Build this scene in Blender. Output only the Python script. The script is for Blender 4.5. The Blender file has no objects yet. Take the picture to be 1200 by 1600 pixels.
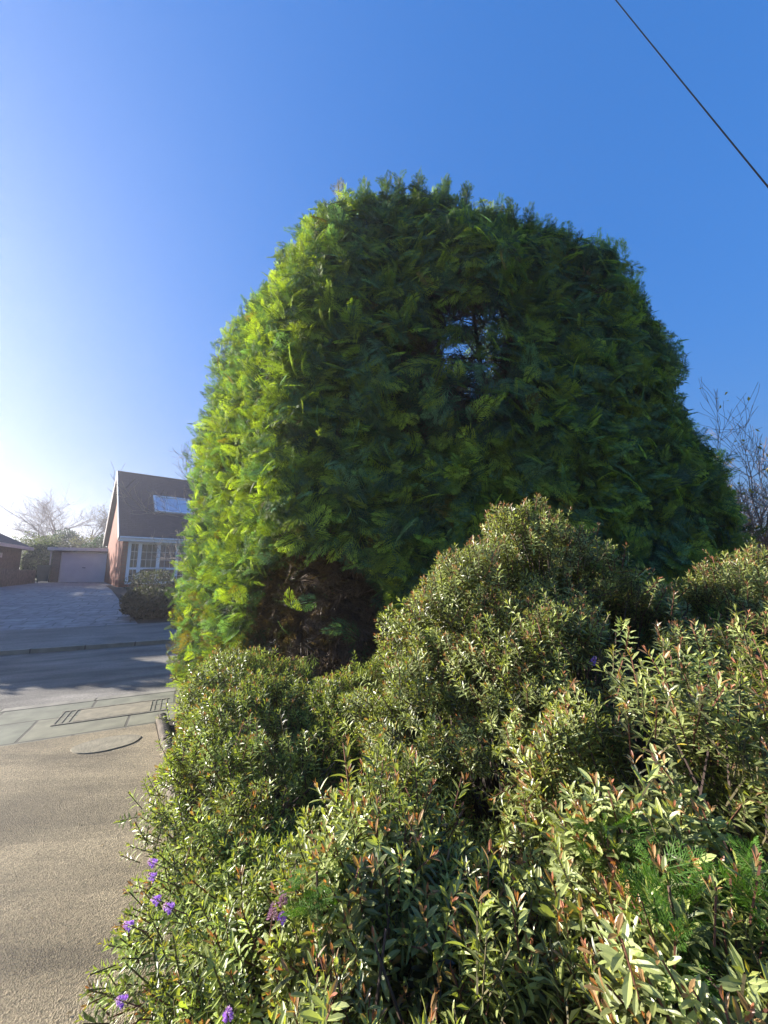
import bpy, math, random
import numpy as np
from mathutils import Vector, Matrix
from math import sin, cos, pi, radians as R

random.seed(7)
RNG = np.random.default_rng(11)
S = bpy.context.scene
COL = S.collection

# ------------------------------------------------------------------ camera
cam_d = bpy.data.cameras.new("camera")
cam = bpy.data.objects.new("camera", cam_d)
COL.objects.link(cam)
cam.location = (0, 0, 1.6)
cam.rotation_euler = (R(90 + 9), 0, 0)
cam_d.sensor_fit = 'VERTICAL'
cam_d.sensor_height = 36
cam_d.lens = 13.5
cam_d.clip_start = 0.02
cam_d.clip_end = 3000
S.camera = cam

# ------------------------------------------------------------------ world, sun, exposure
SKY_SAT, SKY_TINT, SKY_K = 1.2, (1.0, .92, 1.0), 1.9
SUN_AZ, SUN_EL = -75.0, 23.0          # azimuth from +Y, negative to the left
w = bpy.data.worlds.new("World")
S.world = w
w.use_nodes = True
nt = w.node_tree
nt.nodes.clear()
wo = nt.nodes.new('ShaderNodeOutputWorld')
bg = nt.nodes.new('ShaderNodeBackground')
sk = nt.nodes.new('ShaderNodeTexSky')
sk.sky_type = 'NISHITA'
sk.sun_disc = False
sk.sun_elevation = R(SUN_EL)
sk.sun_rotation = R(SUN_AZ)
sk.altitude = 0
sk.air_density = 1.0
sk.dust_density = 0.0
sk.ozone_density = 5.0
bg.inputs[1].default_value = 0.11
# the phone held back the bright part of the sky: soft shoulder on the sky's own brightness
hs = nt.nodes.new('ShaderNodeHueSaturation')
hs.inputs['Saturation'].default_value = SKY_SAT
nt.links.new(sk.outputs[0], hs.inputs['Color'])
tn = nt.nodes.new('ShaderNodeVectorMath'); tn.operation = 'MULTIPLY'; tn.inputs[1].default_value = SKY_TINT
nt.links.new(hs.outputs[0], tn.inputs[0])
bw = nt.nodes.new('ShaderNodeRGBToBW'); nt.links.new(tn.outputs[0], bw.inputs[0])
m1 = nt.nodes.new('ShaderNodeMath'); m1.operation = 'MULTIPLY_ADD'; m1.inputs[1].default_value = SKY_K; m1.inputs[2].default_value = 1.0
nt.links.new(bw.outputs[0], m1.inputs[0])
m2 = nt.nodes.new('ShaderNodeMath'); m2.operation = 'DIVIDE'; m2.inputs[0].default_value = 1 + SKY_K * .6; nt.links.new(m1.outputs[0], m2.inputs[1])
vm = nt.nodes.new('ShaderNodeVectorMath'); vm.operation = 'SCALE'
nt.links.new(tn.outputs[0], vm.inputs[0]); nt.links.new(m2.outputs[0], vm.inputs['Scale'])
nt.links.new(vm.outputs[0], bg.inputs[0])
nt.links.new(bg.outputs[0], wo.inputs[0])
sl = bpy.data.lights.new("sun", 'SUN')
sl.energy = 5.0
sl.angle = R(0.5)
sl.color = (1.0, 0.93, 0.82)
so = bpy.data.objects.new("sun", sl)
COL.objects.link(so)
sd = Vector((sin(R(SUN_AZ)) * cos(R(SUN_EL)), cos(R(SUN_AZ)) * cos(R(SUN_EL)), sin(R(SUN_EL))))
so.rotation_euler = sd.to_track_quat('Z', 'Y').to_euler()
so.location = sd * 50
vs = S.view_settings
vs.view_transform = 'Standard'
vs.look = 'None'
vs.exposure = 1.65
vs.gamma = 1
S.render.resolution_x = 768
S.render.resolution_y = 1024

# ------------------------------------------------------------------ helpers
SA = R(27)
cU, sU = cos(SA), sin(SA)
def XY(p, q):
    """street frame (p along the street, q across it) to world"""
    return (cU * p - sU * q, sU * p + cU * q)
def PQ(x, y):
    return (cU * x + sU * y, -sU * x + cU * y)
ZQ = [(-400, 0), (6.4, 0.0), (6.4001, -0.0), (10.6, 0.0), (12.5, .22), (22, .82), (32, 1.0), (60, 1.6), (300, 2.5)]
def gz(q):
    return float(np.interp(q, [a for a, b in ZQ], [b for a, b in ZQ]))

def tag(o, label=None, cat=None, group=None, kind=None):
    if label: o['label'] = label
    if cat: o['category'] = cat
    if group: o['group'] = group
    if kind: o['kind'] = kind
    return o
def empty(name, loc=(0, 0, 0), rz=0):
    o = bpy.data.objects.new(name, None)
    COL.objects.link(o)
    o.location = loc
    o.rotation_euler = (0, 0, rz)
    o.empty_display_size = .2
    return o

class MB:
    """collects verts, tris, quads with a colour per vertex"""
    def __init__(s):
        s.v = []; s.t = []; s.q = []; s.c = []; s.n = 0
    def add(s, v, tris=None, quads=None, col=None):
        v = np.asarray(v, dtype=np.float32).reshape(-1, 3)
        if tris is not None and len(tris): s.t.append(np.asarray(tris, dtype=np.int32).reshape(-1, 3) + s.n)
        if quads is not None and len(quads): s.q.append(np.asarray(quads, dtype=np.int32).reshape(-1, 4) + s.n)
        c = np.ones((len(v), 4), np.float32)
        if col is not None: c[:, :3] = col
        s.c.append(c); s.v.append(v); s.n += len(v)
    def box(s, x0, x1, y0, y1, z0, z1, M=None, col=None):
        v = np.array([[x, y, z] for z in (z0, z1) for y in (y0, y1) for x in (x0, x1)], float)
        if M is not None: v = v @ np.array(M.to_3x3()).T + np.array(M.translation)
        s.add(v, quads=[[0, 2, 3, 1], [4, 5, 7, 6], [0, 1, 5, 4], [2, 6, 7, 3], [0, 4, 6, 2], [1, 3, 7, 5]], col=col)
    def inst(s, tv, tt, tq, mats, locs, cols=None, tcol=None):
        """tv (n,3) template; mats (m,3,3) with axes as columns; locs (m,3); cols (m,3) colour, tcol (n,1|3) multiplier"""
        m = len(locs); n = len(tv)
        if m == 0: return
        v = np.einsum('mij,nj->mni', mats, tv) + locs[:, None, :]
        off = (np.arange(m) * n)[:, None, None]
        t = (np.asarray(tt, np.int64)[None] + off).reshape(-1, 3) if len(tt) else None
        q = (np.asarray(tq, np.int64)[None] + off).reshape(-1, 4) if len(tq) else None
        c = None
        if cols is not None:
            c = np.repeat(cols[:, None, :], n, 1)
            if tcol is not None: c = c * tcol[None]
            c = c.reshape(-1, 3)
        s.add(v.reshape(-1, 3), t, q, c)
    def tube(s, pts, rad, sides=5, col=None, cap=True):
        pts = np.asarray(pts, float); n = len(pts)
        rad = np.broadcast_to(np.asarray(rad, float), (n,))
        T = np.gradient(pts, axis=0); T /= np.linalg.norm(T, axis=1)[:, None] + 1e-9
        a = np.array([0, 0, 1.]) if abs(T[0][2]) < .9 else np.array([1., 0, 0])
        U = np.cross(T, a); U /= np.linalg.norm(U, axis=1)[:, None] + 1e-9
        V = np.cross(T, U)
        an = np.linspace(0, 2 * pi, sides, endpoint=False)
        ring = (np.cos(an)[None, :, None] * U[:, None] + np.sin(an)[None, :, None] * V[:, None]) * rad[:, None, None] + pts[:, None]
        q = []
        for i in range(n - 1):
            for k in range(sides):
                k2 = (k + 1) % sides
                q.append([i * sides + k, i * sides + k2, (i + 1) * sides + k2, (i + 1) * sides + k])
        v = ring.reshape(-1, 3); t = []
        if cap:
            v = np.vstack([v, pts[:1], pts[-1:]])
            a0 = n * sides
            for k in range(sides):
                k2 = (k + 1) % sides
                t.append([a0, k2, k]); t.append([a0 + 1, (n - 1) * sides + k, (n - 1) * sides + k2])
        s.add(v, t, q, col)
    def build(s, name, mat, parent=None, smooth=False, rz=None):
        me = bpy.data.meshes.new(name)
        v = np.vstack(s.v)
        t = np.vstack(s.t) if s.t else np.zeros((0, 3), np.int32)
        q = np.vstack(s.q) if s.q else np.zeros((0, 4), np.int32)
        me.vertices.add(len(v)); me.vertices.foreach_set('co', v.astype(np.float32).ravel())
        lo = np.concatenate([t.ravel(), q.ravel()]).astype(np.int32)
        me.loops.add(len(lo)); me.loops.foreach_set('vertex_index', lo)
        npoly = len(t) + len(q)
        me.polygons.add(npoly)
        st = np.concatenate([np.arange(len(t)) * 3, len(t) * 3 + np.arange(len(q)) * 4]).astype(np.int32)
        me.polygons.foreach_set('loop_start', st)
        me.polygons.foreach_set('use_smooth', np.full(npoly, smooth, dtype=bool))
        ca = me.color_attributes.new('tint', 'FLOAT_COLOR', 'POINT')
        ca.data.foreach_set('color', np.vstack(s.c).astype(np.float32).ravel())
        me.update(calc_edges=True); me.validate()
        if mat: me.materials.append(mat)
        o = bpy.data.objects.new(name, me)
        COL.objects.link(o)
        if parent: o.parent = parent
        if rz is not None: o.rotation_euler = (0, 0, rz)
        return o

# ------------------------------------------------------------------ materials
def mat_new(name):
    m = bpy.data.materials.new(name); m.use_nodes = True
    n = m.node_tree; n.nodes.clear()
    out = n.nodes.new('ShaderNodeOutputMaterial')
    b = n.nodes.new('ShaderNodeBsdfPrincipled')
    n.links.new(b.outputs[0], out.inputs[0])
    return m, n, b, out
def N(n, typ, **kw):
    x = n.nodes.new(typ)
    for k, v in kw.items(): setattr(x, k, v)
    return x
def leaf_mat(name, rough=.45, transl=.3, spec=.5, tr_tint=(1.1, 1.5, .5), coat=0, bumpy=0):
    m, n, b, out = mat_new(name)
    at = N(n, 'ShaderNodeAttribute'); at.attribute_name = 'tint'
    n.links.new(at.outputs['Color'], b.inputs['Base Color'])
    b.inputs['Roughness'].default_value = rough
    b.inputs['Specular IOR Level'].default_value = spec
    b.inputs['Coat Weight'].default_value = coat
    b.inputs['Coat Roughness'].default_value = .25
    tr = N(n, 'ShaderNodeBsdfTranslucent')
    mx = N(n, 'ShaderNodeMix', data_type='RGBA', blend_type='MULTIPLY')
    mx.inputs[0].default_value = 1
    n.links.new(at.outputs['Color'], mx.inputs[6]); mx.inputs[7].default_value = (*tr_tint, 1)
    n.links.new(mx.outputs[2], tr.inputs[0])
    ms = N(n, 'ShaderNodeMixShader'); ms.inputs[0].default_value = transl
    n.links.new(b.outputs[0], ms.inputs[1]); n.links.new(tr.outputs[0], ms.inputs[2])
    n.links.new(ms.outputs[0], out.inputs[0])
    return m
def plain(name, col, rough=.6, noise=.15, scale=8, bump=0., metal=0, col2=None, bscale=None):
    m, n, b, out = mat_new(name)
    tc = N(n, 'ShaderNodeTexCoord')
    ns = N(n, 'ShaderNodeTexNoise'); ns.inputs['Scale'].default_value = scale; ns.inputs['Detail'].default_value = 6
    n.links.new(tc.outputs['Object'], ns.inputs['Vector'])
    cr = N(n, 'ShaderNodeValToRGB')
    c1 = [c * (1 - noise) for c in col]; c2 = col2 or [min(1, c * (1 + noise)) for c in col]
    cr.color_ramp.elements[0].position = .3; cr.color_ramp.elements[1].position = .7
    cr.color_ramp.elements[0].color = (*c1, 1); cr.color_ramp.elements[1].color = (*c2, 1)
    n.links.new(ns.outputs[0], cr.inputs[0]); n.links.new(cr.outputs[0], b.inputs['Base Color'])
    b.inputs['Roughness'].default_value = rough; b.inputs['Metallic'].default_value = metal
    if bump:
        n2 = N(n, 'ShaderNodeTexNoise'); n2.inputs['Scale'].default_value = bscale or scale * 6; n2.inputs['Detail'].default_value = 4
        n.links.new(tc.outputs['Object'], n2.inputs['Vector'])
        bp = N(n, 'ShaderNodeBump'); bp.inputs['Strength'].default_value = 1; bp.inputs['Distance'].default_value = bump
        n.links.new(n2.outputs[0], bp.inputs['Height']); n.links.new(bp.outputs[0], b.inputs['Normal'])
    return m
def asphalt(name, base, patch, fine=170, patchy=.9, bump=.006, stone=.5, stain=.3):
    m, n, b, out = mat_new(name)
    tc = N(n, 'ShaderNodeTexCoord')
    big = N(n, 'ShaderNodeTexNoise'); big.inputs['Scale'].default_value = patchy; big.inputs['Detail'].default_value = 7; big.inputs['Roughness'].default_value = .62
    n.links.new(tc.outputs['Object'], big.inputs['Vector'])
    cr = N(n, 'ShaderNodeValToRGB')
    cr.color_ramp.elements[0].position = .33; cr.color_ramp.elements[1].position = .66
    cr.color_ramp.elements[0].color = (*base, 1); cr.color_ramp.elements[1].color = (*patch, 1)
    n.links.new(big.outputs[0], cr.inputs[0])
    vo = N(n, 'ShaderNodeTexVoronoi'); vo.inputs['Scale'].default_value = fine
    n.links.new(tc.outputs['Object'], vo.inputs['Vector'])
    fn = N(n, 'ShaderNodeTexNoise'); fn.inputs['Scale'].default_value = fine * .35; fn.inputs['Detail'].default_value = 6; fn.inputs['Roughness'].default_value = .7
    n.links.new(tc.outputs['Object'], fn.inputs['Vector'])
    mr = N(n, 'ShaderNodeMapRange'); mr.inputs['To Min'].default_value = 1 - stone; mr.inputs['To Max'].default_value = 1 + stone * .8
    n.links.new(vo.outputs['Color'], mr.inputs[0])
    mr2 = N(n, 'ShaderNodeMapRange'); mr2.inputs['From Min'].default_value = .3; mr2.inputs['From Max'].default_value = .7; mr2.inputs['To Min'].default_value = .7; mr2.inputs['To Max'].default_value = 1.25
    n.links.new(fn.outputs[0], mr2.inputs[0])
    mm = N(n, 'ShaderNodeMath', operation='MULTIPLY'); n.links.new(mr.outputs[0], mm.inputs[0]); n.links.new(mr2.outputs[0], mm.inputs[1])
    mx = N(n, 'ShaderNodeVectorMath', operation='SCALE')
    n.links.new(cr.outputs[0], mx.inputs[0]); n.links.new(mm.outputs[0], mx.inputs['Scale'])
    # worn streaks and stains
    mp = N(n, 'ShaderNodeMapping'); mp.inputs['Scale'].default_value = (.5, 2.2, 1); n.links.new(tc.outputs['Object'], mp.inputs[0])
    wn = N(n, 'ShaderNodeTexNoise'); wn.inputs['Scale'].default_value = 1.1; wn.inputs['Detail'].default_value = 9; wn.inputs['Roughness'].default_value = .6; wn.inputs['Distortion'].default_value = .6
    n.links.new(mp.outputs[0], wn.inputs['Vector'])
    mr3 = N(n, 'ShaderNodeMapRange'); mr3.inputs['From Min'].default_value = .38; mr3.inputs['From Max'].default_value = .62; mr3.inputs['To Min'].default_value = 1 - stain; mr3.inputs['To Max'].default_value = 1 + stain * .5
    n.links.new(wn.outputs[0], mr3.inputs[0])
    mm2 = N(n, 'ShaderNodeMath', operation='MULTIPLY'); n.links.new(mm.outputs[0], mm2.inputs[0]); n.links.new(mr3.outputs[0], mm2.inputs[1])
    n.links.new(mm2.outputs[0], mx.inputs['Scale'])
    n.links.new(mx.outputs[0], b.inputs['Base Color'])
    b.inputs['Roughness'].default_value = .85
    ad = N(n, 'ShaderNodeMath', operation='ADD')
    n.links.new(fn.outputs[0], ad.inputs[0]); n.links.new(vo.outputs['Distance'], ad.inputs[1])
    bp = N(n, 'ShaderNodeBump'); bp.inputs['Distance'].default_value = bump; bp.inputs['Strength'].default_value = 1
    n.links.new(ad.outputs[0], bp.inputs['Height']); n.links.new(bp.outputs[0], b.inputs['Normal'])
    return m
def bricky(name, c1, c2, mortar, bw, bh, ms=.012, offset=.5, axes='xz', bump=.006, rough=.8, noise=.2, warp=0, squash=1.0):
    m, n, b, out = mat_new(name)
    tc = N(n, 'ShaderNodeTexCoord'); sp = N(n, 'ShaderNodeSeparateXYZ'); cb = N(n, 'ShaderNodeCombineXYZ')
    n.links.new(tc.outputs['Object'], sp.inputs[0])
    if axes == 'sz':      # any vertical wall: x+y against z
        a = N(n, 'ShaderNodeMath', operation='ADD'); n.links.new(sp.outputs[0], a.inputs[0]); n.links.new(sp.outputs[1], a.inputs[1])
        n.links.new(a.outputs[0], cb.inputs[0]); n.links.new(sp.outputs[2], cb.inputs[1])
    else:
        n.links.new(sp.outputs['xyz'.index(axes[0])], cb.inputs[0]); n.links.new(sp.outputs['xyz'.index(axes[1])], cb.inputs[1])
    br = N(n, 'ShaderNodeTexBrick')
    br.offset = offset; br.squash = squash; br.squash_frequency = 3
    br.inputs['Scale'].default_value = 1
    br.inputs['Brick Width'].default_value = bw; br.inputs['Row Height'].default_value = bh
    br.inputs['Mortar Size'].default_value = ms; br.inputs['Mortar Smooth'].default_value = .2
    br.inputs['Color1'].default_value = (*c1, 1); br.inputs['Color2'].default_value = (*c2, 1); br.inputs['Mortar'].default_value = (*mortar, 1)
    vec = cb.outputs[0]
    if warp:
        wn = N(n, 'ShaderNodeTexNoise'); wn.inputs['Scale'].default_value = 1.3; n.links.new(cb.outputs[0], wn.inputs['Vector'])
        sc = N(n, 'ShaderNodeVectorMath', operation='SCALE'); sc.inputs['Scale'].default_value = warp; n.links.new(wn.outputs['Color'], sc.inputs[0])
        ad = N(n, 'ShaderNodeVectorMath', operation='ADD'); n.links.new(sc.outputs[0], ad.inputs[0]); n.links.new(cb.outputs[0], ad.inputs[1])
        vec = ad.outputs[0]
    n.links.new(vec, br.inputs['Vector'])
    ns = N(n, 'ShaderNodeTexNoise'); ns.inputs['Scale'].default_value = 5; ns.inputs['Detail'].default_value = 8
    n.links.new(tc.outputs['Object'], ns.inputs['Vector'])
    mr = N(n, 'ShaderNodeMapRange'); mr.inputs['From Min'].default_value = .3; mr.inputs['From Max'].default_value = .7
    mr.inputs['To Min'].default_value = 1 - noise; mr.inputs['To Max'].default_value = 1 + noise
    n.links.new(ns.outputs[0], mr.inputs[0])
    mx = N(n, 'ShaderNodeVectorMath', operation='SCALE'); n.links.new(br.outputs[0], mx.inputs[0]); n.links.new(mr.outputs[0], mx.inputs['Scale'])
    n.links.new(mx.outputs[0], b.inputs['Base Color']); b.inputs['Roughness'].default_value = rough
    iv = N(n, 'ShaderNodeMath', operation='SUBTRACT'); iv.inputs[0].default_value = 1; n.links.new(br.outputs['Fac'], iv.inputs[1])
    bp = N(n, 'ShaderNodeBump'); bp.inputs['Distance'].default_value = bump; bp.inputs['Strength'].default_value = 1
    n.links.new(iv.outputs[0], bp.inputs['Height']); n.links.new(bp.outputs[0], b.inputs['Normal'])
    return m

M = {}
VEIL_HAZE = .0024
M['cyp'] = leaf_mat('cypress_foliage', rough=.55, transl=.40, spec=.35, tr_tint=(1.35, 1.4, .4))
M['hebe'] = leaf_mat('hebe_leaf', rough=.37, transl=.34, spec=.65, tr_tint=(1.3, 1.35, .4), coat=.0)
M['petal'] = leaf_mat('petal', rough=.6, transl=.35, tr_tint=(1.2, 1.0, 1.3))
M['farleaf'] = leaf_mat('far_foliage', rough=.6, transl=.25)
M['twig'] = leaf_mat('twig_bark', rough=.8, transl=0.0)
M['bark'] = plain('bark', (.16, .11, .08), .9, .4, 12, .01)
M['palebark'] = plain('pale_bark', (.34, .30, .26), .85, .3, 12, .006)
M['soil'] = plain('soil', (.045, .032, .022), .95, .4, 6, .03, bscale=25)
M['ground'] = plain('ground_grass', (.06, .075, .03), .95, .4, 2, .02)
M['lawn'] = plain('lawn', (.09, .17, .025), .9, .3, 9, .02, bscale=60)
M['drive'] = asphalt('tan_asphalt', (.17, .135, .082), (.33, .27, .17), 170, .75, .006, .6, stain=.36)
M['road'] = asphalt('road_asphalt', (.14, .13, .115), (.25, .23, .20), 110, .6, .008, .4, stain=.4)
M['kerb'] = bricky('kerb_concrete', (.20, .185, .15), (.16, .15, .12), (.05, .045, .035), .91, 3.0, .012, .0, 'xy', .004, noise=.3)
M['slab'] = bricky('concrete_slab', (.175, .165, .11), (.125, .13, .095), (.06, .055, .04), .88, .64, .014, .5, 'xy', .01, noise=.3, warp=.02)
M['farslab'] = bricky('stone_paving', (.25, .245, .24), (.18, .18, .18), (.10, .098, .09), .85, .5, .016, .37, 'xy', .01, noise=.35, warp=.22, squash=.6)
M['farpave'] = asphalt('far_pavement', (.16, .15, .135), (.23, .215, .19), 90, .7, .006, .3)
M['brick'] = bricky('red_brick', (.32, .062, .018), (.24, .048, .016), (.15, .10, .075), .225, .075, .01, .5, 'sz', .004, noise=.15)
M['brownbrick'] = bricky('brown_brick', (.16, .11, .085), (.12, .085, .07), (.18, .16, .14), .225, .075, .01, .5, 'sz', .004)
M['tile'] = bricky('roof_tile', (.020, .021, .034), (.032, .03, .045), (.02, .02, .02), .33, .16, .012, .5, 'xy', .02, noise=.25)
M['white'] = plain('white_upvc', (.78, .79, .80), .35, .04, 3)
M['cream'] = plain('cream_paint', (.66, .63, .58), .5, .06, 3)
M['doorp'] = plain('garage_door_paint', (.72, .70, .70), .45, .05, 2)
M['darkmetal'] = plain('dark_metal', (.03, .032, .035), .5, .2, 10)
M['pipe'] = plain('pale_pipe', (.5, .5, .5), .5, .1, 4)
M['binp'] = plain('bin_plastic', (.07, .11, .10), .5, .1, 4)
M['wood'] = plain('weathered_wood', (.20, .16, .12), .85, .35, 7, .004)
M['terr'] = plain('terracotta_edging', (.20, .165, .125), .85, .35, 14, .004)
M['curtain'] = plain('curtain', (.35, .3, .27), .9, .3, 3)
M['render'] = plain('white_render', (.75, .73, .70), .8, .06, 2, .003)
M['patch'] = plain('mortar_patch', (.20, .175, .12), .85, .25, 9, .006, bscale=60)
M['cable'] = plain('black_cable', (.004, .004, .006), 1, .1, 4)
M['cable'].node_tree.nodes['Principled BSDF'].inputs['Specular IOR Level'].default_value = .05
m, n, b, out = mat_new('glass'); b.inputs['Base Color'].default_value = (.05, .06, .07, 1); b.inputs['Roughness'].default_value = .05; b.inputs['Specular IOR Level'].default_value = .8
M['glass'] = m
m, n, b, out = mat_new('sky_glass'); b.inputs['Base Color'].default_value = (.62, .66, .7, 1); b.inputs['Roughness'].default_value = .08; b.inputs['Metallic'].default_value = .6
M['skyglass'] = m

# ------------------------------------------------------------------ ground sheets (street frame objects, rotated by SA)
def sheet(name, p0, p1, q0, q1, mat, dz, np_=2, kind='structure', step=1.0, edge=None):
    # edge: optional slanting left side, p as a function of q
    qs = sorted(set([q0, q1] + [a for a, b in ZQ if q0 < a < q1] + list(np.arange(q0, q1, max(step, (q1 - q0) / 60)))))
    ps = np.linspace(p0, p1, np_)
    v = [[(p if edge is None or j_ else edge(q)), q, gz(q) + dz] for q in qs for j_, p in enumerate(ps)]
    f = [[i * np_ + j, i * np_ + j + 1, (i + 1) * np_ + j + 1, (i + 1) * np_ + j] for i in range(len(qs) - 1) for j in range(np_ - 1)]
    mb = MB(); mb.add(v, quads=f)
    o = mb.build(name, mat, rz=SA)
    if kind: o['kind'] = kind
    return o
sheet('ground', -230, 230, -220, 220, M['ground'], -.06, step=10)
sheet('road', -90, 90, 6.4, 10.6, M['road'], -.03)
sheet('pavement', -90, 90, 5.08, 6.27, M['slab'], 0.0)
sheet('far_pavement', -90, 90, 10.72, 12.5, M['farpave'], 0.03)
mb = MB(); mb.box(-90, 90, 6.27, 6.40, -.1, .004)
tag(mb.build('kerb', M['kerb'], rz=SA), kind='structure')
mb = MB(); mb.box(-90, 90, 10.6, 10.72, -.1, .055)
tag(mb.build('far_kerb', M['kerb'], rz=SA), kind='structure')
sheet('paved_driveway', -11.5, -.9, 12.5, 33, M['farslab'], .01)
sheet('garden_bed', -2.6, 40, 12.56, 26, M['soil'], .022, edge=lambda q: -1.05 - (q - 12.5) * .21)
sheet('garden_lawn', -.2, 40, 15.5, 22, M['lawn'], .05)
# the tan driveway beside the shrubs, with a bed to its right
EDGE = [(-2.52, 4.52), (-2.45, 4.42), (-1.80, 3.45), (-1.37, 2.74), (-.62, 1.55), (.4, 0), (1.7, -2)]
mb = MB()
L = [(x - 6.5, y - 3.6) for x, y in EDGE]
L[0] = XY(PQ(*EDGE[0])[0] - 7.5, 5.08)
E0 = [XY(PQ(*EDGE[0])[0], 5.08)] + EDGE[1:]
v = [(x, y, .0) for x, y in E0] + [(x, y, .0) for x, y in L]
k = len(E0)
mb.add(v, quads=[[i, i + k, i + k + 1, i + 1] for i in range(k - 1)])
tag(mb.build('driveway', M['drive']), kind='structure')
mb = MB()
Rr = [(9, 9.2), (9, 6), (9, 4), (9, 3), (9, 2), (9, 0), (9, -2)]
v = [(x, y, .015) for x, y in E0] + [(*XY(PQ(*E0[0])[0] + 9, 5.08), .015)] + [(x, y, .015) for x, y in Rr[1:]]
mb.add(v, quads=[[i, i + 1, i + k + 1, i + k] for i in range(k - 1)])
tag(mb.build('soil_bed', M['soil']), kind='structure')

# rope-topped edging between driveway and bed
def seg_edging(a, b):
    a = np.array(a); b = np.array(b); d = b - a; Ln = np.linalg.norm(d); d /= Ln
    mb = MB(); n_ = np.array([d[1], -d[0]])
    nn = 110; sides = 14; vv = []; 
    for i in range(nn):
        t = i / (nn - 1) * Ln
        for k_ in range(sides):
            an = 2 * pi * k_ / sides
            r = .044 * (1 + .26 * sin(3 * (an + t * 2 * pi / .16)))
            c = a + d * t
            vv.append([c[0] + n_[0] * r * cos(an), c[1] + n_[1] * r * cos(an), .085 + r * sin(an)])
    f = [[i * sides + k_, i * sides + (k_ + 1) % sides, (i + 1) * sides + (k_ + 1) % sides, (i + 1) * sides + k_] for i in range(nn - 1) for k_ in range(sides)]
    mb.add(vv, quads=f)
    o = mb.build('rope_top', M['terr'], smooth=True)
    m2 = MB()
    A = Matrix.Translation((a[0], a[1], 0)) @ Matrix.Rotation(math.atan2(d[1], d[0]), 4, 'Z')
    m2.box(0, Ln - .01, -.02, .02, -.02, .06, A)
    o2 = m2.build('edging_base', M['terr'])
    return o, o2
labs = ['weathered rope-topped edging stone at the pavement end of the shrub bed',
        'rope-topped edging stone beside the tan driveway, second from the pavement',
        'rope-topped edging stone beside the driveway half buried in shrub leaves']
pts = [(-2.36, 4.36), (-1.95, 3.74), (-1.56, 3.12), (-1.2, 2.53)]
for i in range(3):
    e = empty('border_edging', (0, 0, 0))
    for o in seg_edging(pts[i], np.array(pts[i]) + (np.array(pts[i + 1]) - np.array(pts[i])) * .985): o.parent = e
    tag(e, labs[i], 'edging stone', 'rope-topped edging stones along the shrub bed')

# manhole cover in the pavement: slab lid in an iron frame, bars at both ends
mh = empty('manhole_cover', (*XY(-.62, 5.72), .001), SA)
tag(mh, 'rectangular concrete manhole lid in a rusty frame set in the pavement', 'manhole cover')
mb = MB(); mb.box(-.36, .36, -.20, .20, -.02, .005)
mb.build('lid', M['patch'], mh)
mb = MB()
mb.box(-.54, .54, -.245, -.215, -.02, .006); mb.box(-.54, .54, .215, .245, -.02, .006)
for x in (-.53, -.47, -.41, .39, .45, .51): mb.box(x, x + .014, -.212, .212, -.02, .0045)
mb.build('frame', plain('worn_iron', (.15, .135, .10), .8, .4, 20, .002), mh)
# round mortar covered inspection plate
ov = MB(); n_ = 40
rx, ry = .27, .17
vv = [[0, 0, .010]] + [[rx * (1 + .03 * sin(5 * a)) * cos(a), ry * (1 + .04 * sin(3 * a + 1)) * sin(a), .009] for a in np.linspace(0, 2 * pi, n_, endpoint=False)] + \
     [[rx * 1.03 * (1 + .03 * sin(5 * a)) * cos(a), ry * 1.04 * (1 + .04 * sin(3 * a + 1)) * sin(a), -.01] for a in np.linspace(0, 2 * pi, n_, endpoint=False)]
ov.add(vv, tris=[[0, 1 + i, 1 + (i + 1) % n_] for i in range(n_)], quads=[[1 + i, 1 + n_ + i, 1 + n_ + (i + 1) % n_, 1 + (i + 1) % n_] for i in range(n_)])
o = ov.build('inspection_cover', M['patch'])
o.location = (-2.62, 3.93, 0); o.rotation_euler = (0, 0, R(30))
tag(o, 'oval mortar-smeared inspection cover let into the tan driveway', 'cover')

# ------------------------------------------------------------------ foliage templates
def frond_template(seed, nb=8, sub=4, curl=.35, width=.5, bw=.017):
    """a flat cypress spray, length 1 along +Y, in the XY plane, drooping to -Z at the tip"""
    r = random.Random(seed); V = []; T = []
    def zc(x, y): return -curl * y * y - .12 * abs(x)
    def blade(x0, y0, ang, ln, wd):
        dx, dy = sin(ang), cos(ang); px, py = dy, -dx
        b = len(V)
        xm, ym = x0 + dx * ln * .55, y0 + dy * ln * .55
        xe, ye = x0 + dx * ln, y0 + dy * ln
        V.append([x0, y0, zc(x0, y0)])
        V.append([xm + px * wd, ym + py * wd, zc(xm, ym) + r.uniform(-.01, .01)])
        V.append([xe, ye, zc(xe, ye) - .02])
        V.append([xm - px * wd, ym - py * wd, zc(xm, ym) + r.uniform(-.01, .01)])
        T.append([b, b + 1, b + 2, b + 3])
    blade(0, 0, 0, .9, bw * .9)
    for i in range(nb):
        y = .1 + .8 * i / nb
        for s in (-1, 1):
            y2 = y + r.uniform(-.02, .05)
            ln = width * (1.05 - y2) * r.uniform(.75, 1.1) + .06
            a = s * R(r.uniform(38, 52))
            blade(0, y2, a, ln, bw * 1.05)
            for k in range(sub):
                tt = .25 + .7 * k / sub
                for s2 in (-1, 1):
                    l2 = ln * .42 * (1.1 - tt) + .035
                    blade(sin(a) * ln * tt, y2 + cos(a) * ln * tt, a + s2 * R(r.uniform(28, 42)), l2, bw)
    blade(0, .85, 0, .18, bw)
    return np.array(V, float), np.array(T)
FRONDS = [frond_template(i, 8, 3, c, w_, bw=.0105) for i, (c, w_) in enumerate([(.40, .62), (.65, .52), (.25, .66), (.8, .6)])]
FR_MD = [frond_template(10 + i, 7, 2, c, .5, bw=.014) for i, c in enumerate((.4, .7))]
FR_LO = [frond_template(20 + i, 6, 1, .4, .5, bw=.014) for i in range(2)]

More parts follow.
